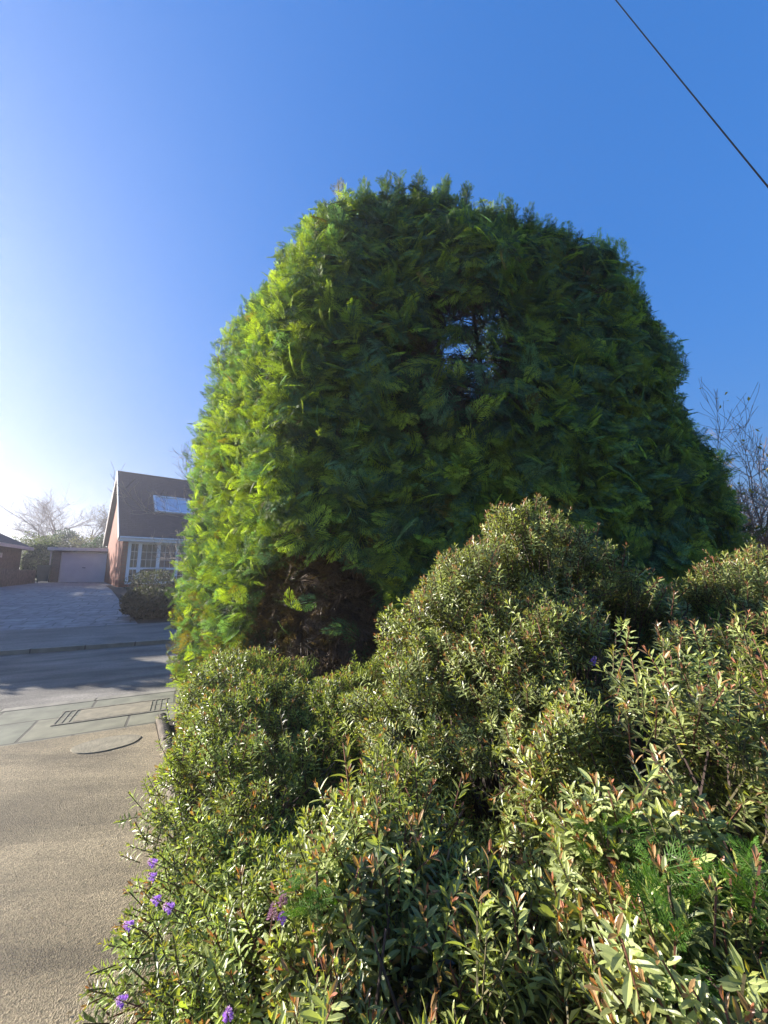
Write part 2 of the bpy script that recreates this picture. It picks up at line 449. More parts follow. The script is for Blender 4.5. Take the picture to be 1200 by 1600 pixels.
def norm(a): return a / (np.linalg.norm(a, axis=-1, keepdims=True) + 1e-9)
def frames(axis, rng, flat=None):
    """3x3 matrices with Y column = axis; Z column random (or near flat)"""
    r = rng.normal(size=axis.shape)
    if flat is not None: r = r * (1 - flat[1]) + np.asarray(flat[0]) * flat[1] * 2
    x = norm(np.cross(axis, r)); z = np.cross(x, axis)
    return np.stack([x, axis, z], axis=2)

# value noise in 3D for clumping
class VN:
    def __init__(s, seed):
        s.g = np.random.default_rng(seed).random((32, 32, 32))
    def __call__(s, p):
        p = np.asarray(p); i = np.floor(p).astype(int); f = p - i; f = f * f * (3 - 2 * f); i &= 31; j = (i + 1) & 31
        g = s.g
        def L(a, b, t): return a + (b - a) * t
        x0, y0, z0 = i[..., 0], i[..., 1], i[..., 2]; x1, y1, z1 = j[..., 0], j[..., 1], j[..., 2]
        fx, fy, fz = f[..., 0], f[..., 1], f[..., 2]
        return L(L(L(g[x0, y0, z0], g[x1, y0, z0], fx), L(g[x0, y1, z0], g[x1, y1, z0], fx), fy),
                 L(L(g[x0, y0, z1], g[x1, y0, z1], fx), L(g[x0, y1, z1], g[x1, y1, z1], fx), fy), fz)
VN1 = VN(3); VN2 = VN(5)

# ------------------------------------------------------------------ the big clipped conifer
CP = np.array([(-1.12, 3.62), (.8, 3.72), (2.6, 4.0), (4.2, 4.5), (5.05, 5.5), (4.9, 6.6), (3.2, 7.3), (.8, 7.5), (-1.6, 7.0), (-3.25, 6.15), (-2.2, 4.95)])
CC = np.array([.9, 5.35]); HT = 7.55
_d = CP - CC; _a = np.arctan2(_d[:, 1], _d[:, 0]); _r = np.hypot(_d[:, 0], _d[:, 1]); _o = np.argsort(_a)
# radius of the polygon in every direction
def poly_r(th):
    res = np.full_like(th, 1e9)
    n = len(CP)
    c, s_ = np.cos(th), np.sin(th)
    for i in range(n):
        a = CP[i] - CC; b_ = CP[(i + 1) % n] - CC; e = b_ - a
        den = c * e[1] - s_ * e[0]
        den = np.where(abs(den) < 1e-9, 1e-9, den)
        t = (a[0] * e[1] - a[1] * e[0]) / den
        u = (a[0] * s_ - a[1] * c) / den
        ok = (t > 0) & (u >= -1e-6) & (u <= 1 + 1e-6)
        res = np.where(ok & (t < res), t, res)
    return res
TH = np.linspace(-pi, pi, 721)
RP = poly_r(TH); ker = np.ones(13) / 13
RP = np.convolve(np.concatenate([RP[-41:-1], RP, RP[1:41]]), ker, 'same')[40:-40]
DL = np.hypot(RP, np.gradient(RP, TH)); DL = np.minimum(DL, 6.0)
PEX = 4.0
def crown_pt(th, z, depth=0.0):
    zz = np.clip(z / HT, 0, 1)
    pr = (1 - zz ** (PEX + 2.2 * np.clip(np.cos(th), 0, 1))) ** .5
    # under the skirt the lower front is eaten away
    r = np.interp(th, TH, RP) * pr * (1 + .08 * zz ** 3 * np.clip(-np.cos(th), 0, 1) + .025 * np.clip(-np.cos(th), 0, 1) - .055 * np.exp(-((zz - .64) / .17) ** 2) * np.clip(np.cos(th), 0, 1))
    x = CC[0] - .35 * zz ** 2 + np.cos(th) * r; y = CC[1] + .05 * z + np.sin(th) * r
    b = (VN1(np.stack([x * .9, y * .9, z * .9], -1)) - .5) * .55 + (VN2(np.stack([x * 2.3, y * 2.3, z * 2.3], -1)) - .5) * .32
    leftish = np.clip((-np.cos(th - R(10))) * 1.4 - .2, 0, 1)
    b = b * (1 - .6 * leftish) - .40 * np.exp(-((x - 1.28) / .2) ** 2) * zz ** 7 + (VN2(np.stack([x * 1.6 + 9, y * 1.6, z * 1.3], -1)) - .5) * .34 * (1 - .75 * leftish)
    k = 1 + (b - depth) / np.maximum(r, .3)
    k = np.maximum(k, .02)
    x = CC[0] - .35 * zz ** 2 + np.cos(th) * r * k; y = CC[1] + .05 * z + np.sin(th) * r * k
    zt = z + (b - depth) * zz ** 4
    return np.stack([x, y, zt], -1)
def crown_normal(th, z):
    e = .03
    a = crown_pt(th + e, z) - crown_pt(th - e, z); b_ = crown_pt(th, np.minimum(z + .08, HT * .999)) - crown_pt(th, z - .08)
    nrm = norm(np.cross(a, b_))
    out_ = np.stack([np.cos(th), np.sin(th), np.full_like(th, .25)], -1)
    s_ = np.sign(np.sum(nrm * out_, -1, keepdims=True)); s_[s_ == 0] = 1
    return nrm * s_
_z = np.linspace(0, HT * .9995, 600); _p = (1 - (_z / HT) ** PEX) ** .5
_ds = np.hypot(np.gradient(_z), np.gradient(_p) * 4.0) * np.clip(_p, .12, 1)
_cs = np.cumsum(_ds); _cs /= _cs[-1]
def crown_samples(n, rng, zmin=.15):
    """roughly area-uniform"""
    th = rng.uniform(-pi, pi, n * 2); zz = np.interp(rng.random(n * 2), _cs, _z)
    zz = np.clip(zz, zmin, HT * .998)
    # th uniform: weight by arc length of the plan outline
    wgt = np.interp(th, TH, DL) / DL.max()
    back = (np.sin(th) > .1)
    ok = (rng.random(n * 2) < wgt) & ~(back & (rng.random(n * 2) < .45))
    th, zz = th[ok][:n], zz[ok][:n]
    return th, zz

crown_root = empty('conifer_tree', (CC[0], CC[1], 0))
tag(crown_root, 'huge clipped dark green cypress filling the middle, sunlit on its left side', 'tree')
cm = MB()
rng = RNG
def gapmask(P, hollow=True):
    """openings where the sky shows through and the dead brown hollow at the foot: True = keep"""
    x, y, z = P[:, 0], P[:, 1], P[:, 2]
    ga, gb = x - .25 * y, z - .62 * y      # the openings run as small tunnels through the crown
    nz = VN1(np.stack([ga * 8.5, gb * 5.5, y * .12], -1) + 7)
    g = np.exp(-(((ga + .05) / 1.0) ** 2 + ((gb - 1.6) / 1.3) ** 2) ** 2)
    g2 = np.exp(-(((ga + 1.45) / .4) ** 2 + ((gb - 3.6) / .5) ** 2)) * .9
    k1 = (rng.random(len(x)) > .72 * np.maximum(g, g2)) & (nz > .12 + .28 * np.maximum(g, g2))
    # hollow
    h = ((x + .72) / .80) ** 2 + ((z - 1.1) / .78) ** 2 + ((y - 3.9) / 1.6) ** 2
    k2 = ~((h < 1) & (rng.random(len(x)) < .975))
    return k1 & (k2 | (not hollow))
def layer(n, depth, dj, size, templ, colf, upw, jit, nout=.8, dark=1.0):
    th, z = crown_samples(n, rng)
    d = depth + rng.random(len(th)) * dj
    P = crown_pt(th, z, d); Nn = crown_normal(th, z)
    ok = gapmask(P, depth < .3)
    # back side sparse (never seen closely)
    back = (Nn[:, 1] > .35)
    P, Nn, th, z = P[ok], Nn[ok], th[ok], z[ok]
    m_ = len(P)
    ax = norm(Nn * nout + np.array([0, 0, 1.]) * upw + rng.normal(size=(m_, 3)) * jit)
    ax[:, 2] += np.where(rng.random(m_) < .3, -.5, 0); ax = norm(ax)
    # on the shaded front the sprays arch sideways and droop, on the clipped left face they stand close
    lf_ = np.clip((-Nn[:, 0] - .35) * 4, 0, 1)
    tang = norm(np.cross(Nn, np.array([0, 0, 1.]))) * np.sign(rng.normal(size=(m_, 1)))
    arch = norm(Nn * .4 + tang * rng.uniform(.1, .9, (m_, 1)) + np.array([0, 0, 1.]) * rng.normal(-.12, .45, (m_, 1)))
    use = (rng.random(m_) < .8 * (1 - lf_))[:, None]
    ax = np.where(use, arch, ax)
    F = frames(ax, rng); F2 = frames(ax, rng, (norm(np.array([0, 0, .45]) + Nn), .70))
    F = np.where(use[:, :, None], F2, F)
    sz = size * rng.uniform(.6, 1.4, m_) * (1.25 - .45 * lf_)
    big = rng.random(m_) < .03
    P = P + Nn * np.where(big, rng.random(m_) * .16, 0)[:, None]
    nr = 1
    F = F * sz[:, None, None]
    base = P - ax * sz[:, None] * .55
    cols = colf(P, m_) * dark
    ti = rng.integers(0, len(templ), m_)
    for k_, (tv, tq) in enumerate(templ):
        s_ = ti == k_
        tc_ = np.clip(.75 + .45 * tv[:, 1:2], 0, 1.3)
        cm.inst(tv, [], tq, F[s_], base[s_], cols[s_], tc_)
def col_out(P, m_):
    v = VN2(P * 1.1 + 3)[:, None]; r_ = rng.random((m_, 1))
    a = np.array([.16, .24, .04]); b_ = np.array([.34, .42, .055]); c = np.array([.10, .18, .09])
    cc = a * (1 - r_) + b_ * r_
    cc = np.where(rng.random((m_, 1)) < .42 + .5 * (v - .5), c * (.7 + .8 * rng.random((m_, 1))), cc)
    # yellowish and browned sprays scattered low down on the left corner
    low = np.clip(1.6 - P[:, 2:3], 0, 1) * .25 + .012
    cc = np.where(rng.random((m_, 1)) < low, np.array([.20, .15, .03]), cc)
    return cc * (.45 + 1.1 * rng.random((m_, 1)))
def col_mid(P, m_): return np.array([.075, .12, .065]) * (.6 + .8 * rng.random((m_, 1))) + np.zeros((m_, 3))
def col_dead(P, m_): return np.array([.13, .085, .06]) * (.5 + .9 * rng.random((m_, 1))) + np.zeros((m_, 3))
layer(21000, -.02, .18, .215, FRONDS, col_out, .35, .55, nout=.55)
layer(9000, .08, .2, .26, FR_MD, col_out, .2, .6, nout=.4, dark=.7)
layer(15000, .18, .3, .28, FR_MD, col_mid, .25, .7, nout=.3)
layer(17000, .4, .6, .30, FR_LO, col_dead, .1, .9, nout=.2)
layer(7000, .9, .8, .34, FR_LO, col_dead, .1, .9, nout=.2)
crown = cm.build('foliage', M['cyp'], crown_root)
crown.location = (-CC[0], -CC[1], 0)
# stems and branches
tm = MB()
def wob(a, b_, n, w_, rng_):
    a = np.array(a, float); b_ = np.array(b_, float); t = np.linspace(0, 1, n)[:, None]
    p = a + (b_ - a) * t
    o = np.cumsum(rng_.normal(size=(n, 3)), 0) * w_; o -= o[-1] * t
    return p + o * np.array([1, 1, .3])
stems = [(-1.2, 4.9), (-.5, 4.7), (.2, 5.0), (.9, 5.1), (1.7, 5.2), (2.6, 5.5), (3.4, 5.7), (-1.9, 5.6)]
for i, (x, y) in enumerate(stems):
    top = (CC[0] + (x - CC[0]) * .55, CC[1] + .3 + (y - CC[1]) * .5, HT * (.93 if i < 5 else .85))
    p = wob((x, y, -.05), top, 14, .03, rng)
    tm.tube(p, np.linspace(.075, .012, 14), 7, (.10, .07, .055))
    for j in range(46):
        t = rng.uniform(.04, .93); k_ = int(t * 13); a0 = p[k_]
        th_ = rng.uniform(-pi, pi); 
        e = crown_pt(np.array([th_]), np.array([min(HT * .95, a0[2] * 1.0 + .5)]), np.array([.25]))[0]
        dd = e - a0; L_ = min(np.linalg.norm(dd), 1.6); e = a0 + dd / np.linalg.norm(dd) * L_
        tm.tube(wob(a0, e, 6, .03, rng), np.linspace(.014, .003, 6), 4, (.13, .085, .065), cap=False)
tm.build('trunk', M['twig'], crown_root).location = (-CC[0], -CC[1], 0)
# leaders standing out of the clipped top
def leader(x, y, z, h, lean, bare=False, size=.16):
    lm = MB(); lf = MB()
    a = np.array([x, y, z]); b_ = a + np.array([lean, 0, h])
    p = wob(a, b_, 7, .008, rng)
    lm.tube(p, np.linspace(.016, .005, 7), 5, (.22, .17, .13))
    n_ = 7 if bare else 44
    t = rng.uniform(.55, 1, n_) if bare else rng.uniform(0, 1, n_) ** 1.4
    P = a + (b_ - a) * t[:, None]
    th_ = rng.uniform(0, 2 * pi, n_)
    ax = norm(np.stack([np.cos(th_), np.sin(th_), rng.uniform(.5, 1.8, n_)], -1))
    F = frames(ax, rng) * (size * rng.uniform(.5, 1.2, n_))[:, None, None]
    tv, tq = FRONDS[0]
    col = np.array([.09, .15, .035]) * (.7 + .6 * rng.random((n_, 1))) if not bare else np.array([.28, .24, .14]) * np.ones((n_, 1))
    lf.inst(tv, [], tq, F, P, col)
    ls_ = lm.build('leader', M['twig'], crown_root); ls_.location = (-CC[0], -CC[1], 0)
    lf.build('foliage', M['cyp'], ls_)
for a in [(-.62, 4.75, 6.5, .75, -.05, True), (-.3, 4.75, 6.7, .42, .02), (0.0, 4.8, 6.85, .38, 0.05), (.22, 4.8, 6.9, .45, 0), (.5, 4.8, 6.95, .36, 0), (.85, 4.9, 6.9, .42, 0.06), (-.8, 4.9, 6.5, .4, -.1),
          (-1.45, 5.1, 5.9, .45, -.12), (1.2, 4.9, 6.85, .4, .05), (1.9, 5.0, 6.6, .5, .05), (2.15, 5.1, 6.6, .4, .1), (2.7, 5.3, 6.3, .6, .15), (-1.9, 5.4, 5.4, .35, -.12)]:
    leader(*a)

# ------------------------------------------------------------------ hebe shrubs
def leaf_t(detail):
    """leaf of length 1 along +Y, width 1 along X, folded; z up is the upper face"""
    if detail:
        V = [[0, 0, 0], [-.32, .3, .05], [0, .3, 0], [.32, .3, .05], [-.5, .62, .03], [0, .62, -.02], [.5, .62, .03], [-.3, .87, -.03], [0, .88, -.06], [.3, .87, -.03], [0, 1, -.1]]
        T = [[0, 2, 1], [0, 3, 2], [7, 8, 10], [8, 9, 10]]
        Q = [[1, 2, 5, 4], [2, 3, 6, 5], [4, 5, 8, 7], [5, 6, 9, 8]]
    else:
        V = [[0, 0, 0], [-.48, .55, .05], [0, .55, -.01], [.48, .55, .05], [0, 1, -.08]]
        T = [[0, 2, 1], [0, 3, 2], [1, 2, 4], [2, 3, 4]]; Q = []
    V = np.array(V, float); return V, np.array(T), np.array(Q)
LT = [leaf_t(0), leaf_t(1)]
def hebe_shoots(P, D, rng, ll, hi, mb, sm, redp, tone):
    """P tips' base points, D directions; ll leaf length per shoot"""
    m_ = len(P)
    if m_ == 0: return
    tv, tt, tq = LT[1 if hi else 0]
    # a shared frame per shoot
    F = frames(D, rng)
    X, Y, Z = F[:, :, 0], F[:, :, 1], F[:, :, 2]
    npair = 9
    red = rng.random(m_) < redp
    base_c = tone[0] * (1 - rng.random((m_, 1))) + tone[1] * rng.random((m_, 1))
    L_ = ll * rng.uniform(2.0, 3.1, m_)
    bendv = norm(rng.normal(size=(m_, 3))) * .12
    ctr = lambda t: P + (Y * t + bendv * t * t) * L_[:, None]
    for k_ in range(npair):
        t = (k_ / (npair - 1)) ** .8
        C = ctr(t)
        for s_ in (0, 1):
            an = (k_ % 2) * pi / 2 + s_ * pi + k_ * .06 + rng.normal(size=m_) * .12
            rad = X * np.cos(an)[:, None] + Z * np.sin(an)[:, None]
            op = np.radians(np.interp(t, [0, .6, .88, 1], [82, 66, 42, 14])) + rng.normal(size=m_) * .14
            ax = norm(Y * np.cos(op)[:, None] + rad * np.sin(op)[:, None])
            up = norm(Y * np.sin(op)[:, None] - rad * np.cos(op)[:, None])
            sx = np.cross(ax, up)
            sc = ll * np.interp(t, [0, .3, .8, 1], [.75, 1, .95, .5]) * rng.uniform(.75, 1.2, m_)
            wd = sc * .262
            Mx = np.stack([sx * wd[:, None], ax * sc[:, None], up * sc[:, None]], 2)
            col = base_c * rng.uniform(.75, 1.25, (m_, 1))
            if t > .84:
                yr = np.array([.36, .22, .10]) if t < .97 else np.array([.42, .17, .10])
                col = np.where(red[:, None], yr * rng.uniform(.7, 1.2, (m_, 1)), np.array([.34, .37, .10]) * rng.uniform(.8, 1.2, (m_, 1)) * np.ones(3))
            old = rng.random(m_) < (.05 if t < .3 else .008)
            col = np.where(old[:, None], np.array([.45, .36, .05]), col)
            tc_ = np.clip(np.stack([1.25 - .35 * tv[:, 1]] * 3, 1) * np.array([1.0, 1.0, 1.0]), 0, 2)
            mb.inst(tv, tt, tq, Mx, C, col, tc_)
    # stem: thin triangular prism
    tl = .0022 if hi else .0025
    sv = np.array([[cos(a) * 1, y, sin(a) * 1] for y in (0, .5, 1) for a in (0, 2.09, 4.19)], float)
    sq = [[i * 3 + j, i * 3 + (j + 1) % 3, (i + 1) * 3 + (j + 1) % 3, (i + 1) * 3 + j] for i in range(2) for j in range(3)]
    Ms = np.stack([X * tl, Y * (L_ * 1.0)[:, None], Z * tl], 2)
    sm.inst(sv, [], sq, Ms, P, np.where(red[:, None], np.array([.13, .05, .03]), np.array([.10, .085, .04])) * np.ones((m_, 3)))

def hebe(label, lobes, seed, ll, dens, root, hi_dist=1.7, redp=.5, tone=None, flowers=(), group='hebe shrubs in the bed', upb=.55):
    rng = np.random.default_rng(seed)
    e = empty('hebe_shrub', root); tag(e, label, 'shrub', group)
    mb, sm = MB(), MB()
    lob = np.array(lobes)
    tone = tone or (np.array([.050, .075, .028]), np.array([.085, .115, .035]))
    allP = []
    for li, (cx, cy, cz, rx, ry, rz_) in enumerate(lobes):
        area = 4 * pi * ((rx * ry) ** 1.6 / 3 + (rx * rz_) ** 1.6 / 3 + (ry * rz_) ** 1.6 / 3) ** (1 / 1.6)
        for shell, dn in ((1.0, dens), (.86, dens * .55), (.70, dens * .3)):
            n_ = int(area * dn)
            d = norm(rng.normal(size=(n_, 3)))
            P = np.array([cx, cy, cz]) + d * np.array([rx, ry, rz_]) * shell
            nb = (VN1(P * 3.2 + seed) - .5) * .40 + (VN2(P * 8 + seed) - .5) * .18 + np.where(rng.random(n_) < .07, rng.random(n_) * .11, 0)
            Nn = norm(d / np.array([rx, ry, rz_]))
            P = P + Nn * nb[:, None]
            ok = P[:, 2] > .03
            ok &= Nn[:, 2] > -.55
            for lj in range(len(lobes)):
                if lj == li: continue
                q = (P - lob[lj, :3]) / (lob[lj, 3:] * shell)
                ok &= (q ** 2).sum(1) > .86
            ok &= (VN2(P * 5.5 + 11) > .24) & (VN1(P * np.array([3.4, 2.4, 3.0]) + 5 + seed) > .30)          # open pockets
            back = P[:, 1] > cy + ry * .45
            ok &= ~(back & (Nn[:, 2] < .3) & (rng.random(n_) < .5))
            P, Nn = P[ok], Nn[ok]
            D = norm(Nn * .75 + np.array([0, 0, 1.]) * upb + rng.normal(size=P.shape) * .26)
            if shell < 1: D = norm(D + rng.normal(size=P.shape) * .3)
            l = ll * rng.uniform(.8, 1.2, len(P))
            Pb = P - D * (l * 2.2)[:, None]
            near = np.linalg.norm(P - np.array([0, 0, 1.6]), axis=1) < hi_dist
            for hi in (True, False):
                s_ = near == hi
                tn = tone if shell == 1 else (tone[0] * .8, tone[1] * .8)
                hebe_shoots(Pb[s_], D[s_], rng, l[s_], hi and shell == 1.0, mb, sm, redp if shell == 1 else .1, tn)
            if shell == 1: allP.append((P, Nn))
    # woody framework
    r0 = np.array(root)
    for li, (cx, cy, cz, rx, ry, rz_) in enumerate(lobes):
        for j in range(26):
            d = norm(rng.normal(size=3)); d[2] = abs(d[2])
            t = np.array([cx, cy, cz]) + d * np.array([rx, ry, rz_]) * .85
            b0 = np.array([r0[0] * .4 + cx * .6, r0[1] * .4 + cy * .6, 0]) + rng.normal(size=3) * np.array([.08, .08, 0])
            mid = (b0 + t) / 2 + rng.normal(size=3) * .04
            pts_ = np.array([b0, b0 * .45 + mid * .55 + rng.normal(size=3) * .02, mid, mid * .5 + t * .5 + rng.normal(size=3) * .02, t])
            sm.tube(pts_, np.linspace(.009, .003, 5), 4, (.09, .06, .05), cap=False)
    f = mb.build('foliage', M['hebe'], e); f.location = -Vector(root)
    s_ = sm.build('stem', M['twig'], e); s_.location = -Vector(root)
    return e, allP

def flower_spike(parent, root, P, D, ln, rng, kind='purple'):
    mb = MB(); D = norm(np.array(D, float)); P = np.array(P, float)
    n_ = 90
    t = rng.random(n_); th_ = rng.uniform(0, 2 * pi, n_)
    a = norm(np.cross(D, [0.3, .2, 1])); b_ = np.cross(D, a)
    rad = a * np.cos(th_)[:, None] + b_ * np.sin(th_)[:, None]
    R0 = .010 * (1.15 - .6 * t)
    C = P + D * (t * ln)[:, None] + rad * (R0 * .35)[:, None]
    ax = norm(rad + D * .35 + rng.normal(size=(n_, 3)) * .2)
    tv, tt, tq = LT[0]
    F = frames(ax, rng) * np.stack([R0 * .5, R0 * 1.15, R0], 1)[:, None, :]
    if kind == 'purple':
        cc = np.where(t[:, None] < .75, np.array([.52, .30, .78]), np.array([.62, .42, .60])) * rng.uniform(.7, 1.2, (n_, 1))
    elif kind == 'bud': cc = np.array([.40, .25, .30]) * rng.uniform(.6, 1.2, (n_, 1))
    else: cc = np.array([.34, .36, .06]) * rng.uniform(.6, 1.2, (n_, 1))
    mb.inst(tv, tt, tq, F, C, cc)
    mb.tube([P - np.array([-.02, -.12, .16]), P - D * .05, P, P + D * ln], [.0018, .0016, .0015, .001], 4, (.16, .07, .06))
    o = mb.build('flower_spike' if kind != 'seed' else 'seed_head', M['petal'], parent); o.location = -Vector(root)

def unproj(px, py, Y):
    a, b_ = px - 600, 800 - py
    up = b_ * cos(R(9)) + 600 * sin(R(9)); fw = 600 * cos(R(9)) - b_ * sin(R(9))
    return np.array([a * Y / fw, Y, 1.6 + up * Y / fw])

T1 = (np.array([.16, .20, .07]), np.array([.33, .36, .135]))
T2 = (np.array([.145, .205, .055]), np.array([.32, .37, .095]))
big, big_p = hebe('tall broad hebe shrub right of the middle rising in front of the dark cypress',
    [(1.10, 2.62, 1.42, .42, .42, .62), (1.35, 2.35, 1.1, .5, .42, .5), (.60, 2.5, .98, .52, .48, .72), (.28, 2.3, .75, .36, .4, .5), (1.72, 2.65, 1.05, .55, .45, .55), (2.45, 2.5, 1.0, .55, .45, .62),
     (.85, 2.05, .85, .55, .5, .62), (1.55, 1.95, .85, .6, .5, .55)], 21, .042, 560, (1.2, 2.4, 0), tone=T1)
rgt, rgt_p = hebe('glossy hebe shrub with red-tipped rosettes spreading across the lower right corner',
    [(1.05, 1.30, .70, .55, .45, .52), (.62, 1.25, .55, .3, .3, .42), (1.55, 1.35, .72, .5, .45, .58), (.62, .85, .50, .36, .34, .42), (1.05, .8, .5, .45, .4, .45)], 22, .046, 460, (1.1, 1.1, 0), hi_dist=2, redp=.65, tone=T1)
frn, frn_p = hebe('low grey-green hebe mound with upright shoots at the bottom middle',
    [(.02, 1.28, .48, .34, .32, .45), (-.05, .88, .36, .34, .32, .42), (.25, .8, .34, .30, .32, .42)], 23, .047, 450, (.1, 1.0, 0), hi_dist=2, redp=.5, tone=T1)
lft, lft_p = hebe('long low hebe shrub spilling over the edge of the tan driveway',
    [(-1.16, 3.32, .42, .42, .5, .50), (-.85, 3.15, .40, .5, .45, .46), (-.84, 2.6, .34, .37, .5, .42), (-.5, 2.4, .30, .45, .5, .40),
     (-.56, 1.95, .28, .34, .45, .38), (-.33, 1.45, .22, .27, .36, .33), (-.15, 1.9, .25, .36, .4, .36)], 24, .040, 540, (-.8, 2.5, 0), hi_dist=1.9, redp=.3, tone=T2)
mid, mid_p = hebe('yellow-green hebe shrub in the middle under the cypress, right of the brown hollow',
    [(-.22, 2.95, .42, .40, .4, .48), (.18, 2.6, .35, .38, .4, .45), (.1, 2.0, .3, .35, .35, .38)], 25, .040, 540, (0, 2.6, 0), redp=.3, tone=T2)
fr = np.random.default_rng(5)
SURF = np.vstack([p for q_ in (big_p, rgt_p, frn_p, lft_p, mid_p) for p, n0 in q_])
_rel = SURF - np.array([0, 0, 1.6]); _len = np.linalg.norm(_rel, axis=1)
def onbush(px, py, out=.03):
    d = unproj(px, py, 1.0) - np.array([0, 0, 1.6]); d /= np.linalg.norm(d)
    along = _rel @ d; off = np.sqrt(np.maximum(_len ** 2 - along ** 2, 0))
    ok = (off < .035 * np.maximum(along, .3) + .02) & (along > .2)
    t_ = np.percentile(along[ok], 3) if ok.any() else 1.5
    return np.array([0, 0, 1.6]) + d * (t_ - out)
flower_spike(big, (1.2, 2.4, 0), onbush(925, 1037, .34), (.15, -.5, .8), .04, fr)
for (x, y, Y) in [(243, 1372, 1.95), (250, 1408, 1.85), (270, 1420, 1.8), (196, 1566, 1.42), (243, 1350, 2.0), (207, 1448, 1.75)]:
    flower_spike(lft, (-.8, 2.5, 0), onbush(x, y), (-.7, -.3, .5), .03, fr)
for (x, y, Y) in [(440, 1440, 1.0), (355, 1592, .95)]:
    flower_spike(frn, (.1, 1.0, 0), onbush(x, y), (.1, -.1, .9), .022, fr)
for (x, y, Y) in [(441, 1415, 1.0), (425, 1435, 1.0)]:
    flower_spike(frn, (.1, 1.0, 0), onbush(x, y), (.1, 0, 1), .035, fr, 'bud')
for (x, y, Y) in [(1003, 935, 2.15), (1012, 950, 2.15), (850, 970, 2.1), (820, 960, 2.1), (850, 1210, 1.45), (835, 1235, 1.45), (980, 930, 2.2)]:
    flower_spike(big, (1.2, 2.4, 0), onbush(x, y, .02), (.2, -.4, .6), .035, fr, 'seed')

# self-sown cypress seedlings in the hebes
def seedling(label, P, h, n_, seed, sz=.12):
    r_ = np.random.default_rng(seed)
    e = empty('cypress_seedling', (P[0], P[1], P[2] - h)); tag(e, label, 'seedling', 'small cypress seedlings among the hebes')
    mb = MB(); t = r_.random(n_)
    a = np.array([0, 0, 0.]); Pp = np.stack([np.zeros(n_), np.zeros(n_), h * (.5 + .5 * t)], 1) + r_.normal(size=(n_, 3)) * .02
    th_ = r_.uniform(0, 2 * pi, n_)
    ax = norm(np.stack([np.cos(th_), np.sin(th_), r_.uniform(.1, 1.0, n_)], 1))
    F = frames(ax, r_) * (sz * r_.uniform(.6, 1.2, n_))[:, None, None]
    tv, tq = FRONDS[0]; mb.inst(tv, [], tq, F, Pp, np.array([.09, .19, .03]) * r_.uniform(.6, 1.2, (n_, 1)))
    mb.build('foliage', M['cyp'], e)
    sm = MB(); sm.tube([[0, 0, 0], [.01, 0, h * .5], [0, 0, h]], [.006, .005, .003], 5, (.12, .07, .05)); sm.build('stem', M['twig'], e)
seedling('larger bright green cypress seedling inside the lower right hebe, clear of the picture edge', onbush(1045, 1385, .0), .35, 34, 1, .10)
seedling('bright green cypress seedling at the right edge of the lower right hebe', onbush(1185, 1345, .0), .35, 30, 2, .10)
seedling('small bright green cypress seedling behind the low bottom middle mound', onbush(495, 1362, .0), .3, 24, 3, .07)
seedling('light green cypress sprig hanging between the right-hand rosettes', onbush(945, 1275, .0), .3, 12, 4, .08)

# ------------------------------------------------------------------ generic trees
def branchy(base, h, seed, levels=4, spread=.55, r0=.12, nchild=4, up=.35, col=(.25, .21, .19), lean=(0, 0), first=.25, minr=.003):
    r_ = np.random.default_rng(seed); mb = MB(); tips = []
    def grow(p, d, ln, rad, lv):
        n_ = 5; pts_ = [p]; q = p.copy(); dd = d.copy()
        for i in range(n_ - 1):
            dd = norm(dd + r_.normal(size=3) * .14 + np.array([0, 0, up * .12])); q = q + dd * ln / (n_ - 1); pts_.append(q.copy())
        mb.tube(pts_, np.linspace(rad, max(rad * .45, minr), n_), 6 if lv == 0 else 4 if lv < 3 else 3, col, cap=False)
        if lv >= levels: tips.append((q.copy(), dd.copy())); return
        for k_ in range(nchild + (1 if lv > 0 else 0)):
            t = r_.uniform(first if lv == 0 else .2, 1.0); a = np.array(pts_[min(n_ - 1, int(t * (n_ - 1)) + 0)])
            nd = norm(dd + r_.normal(size=3) * spread + np.array([0, 0, up * .3]))
            grow(a, nd, ln * r_.uniform(.5, .75), max(rad * .5, minr), lv + 1)
    grow(np.array(base, float), norm(np.array([lean[0], lean[1], 1.])), h * .45, r0, 0)
    return mb, tips
def bare_tree(label, base, h, seed, group=None, leaves=None, **kw):
    mat = kw.pop('mat', M['twig'])
    e = empty('bare_tree', base); tag(e, label, 'tree', group)
    mb, tips = branchy((0, 0, 0), h, seed, **kw)
    mb.build('branches', mat, e)
    if leaves:
        r_ = np.random.default_rng(seed + 1); lb = MB(); tp = np.array([t[0] for t in tips])
        n_ = leaves[0]; idx = r_.integers(0, len(tp), n_)
        P = tp[idx] + r_.normal(size=(n_, 3)) * leaves[2] * .6
        F = frames(norm(r_.normal(size=(n_, 3)) + [0, 0, -.6]), r_) * (leaves[2] * r_.uniform(.6, 1.2, n_))[:, None, None]
        F[:, :, 0] *= .55
        tv, tt, tq = LT[0]; lb.inst(tv, tt, tq, F, P, np.array(leaves[1]) * r_.uniform(.6, 1.3, (n_, 1)))
        lb.build('leaves', M['farleaf'], e)
    return e
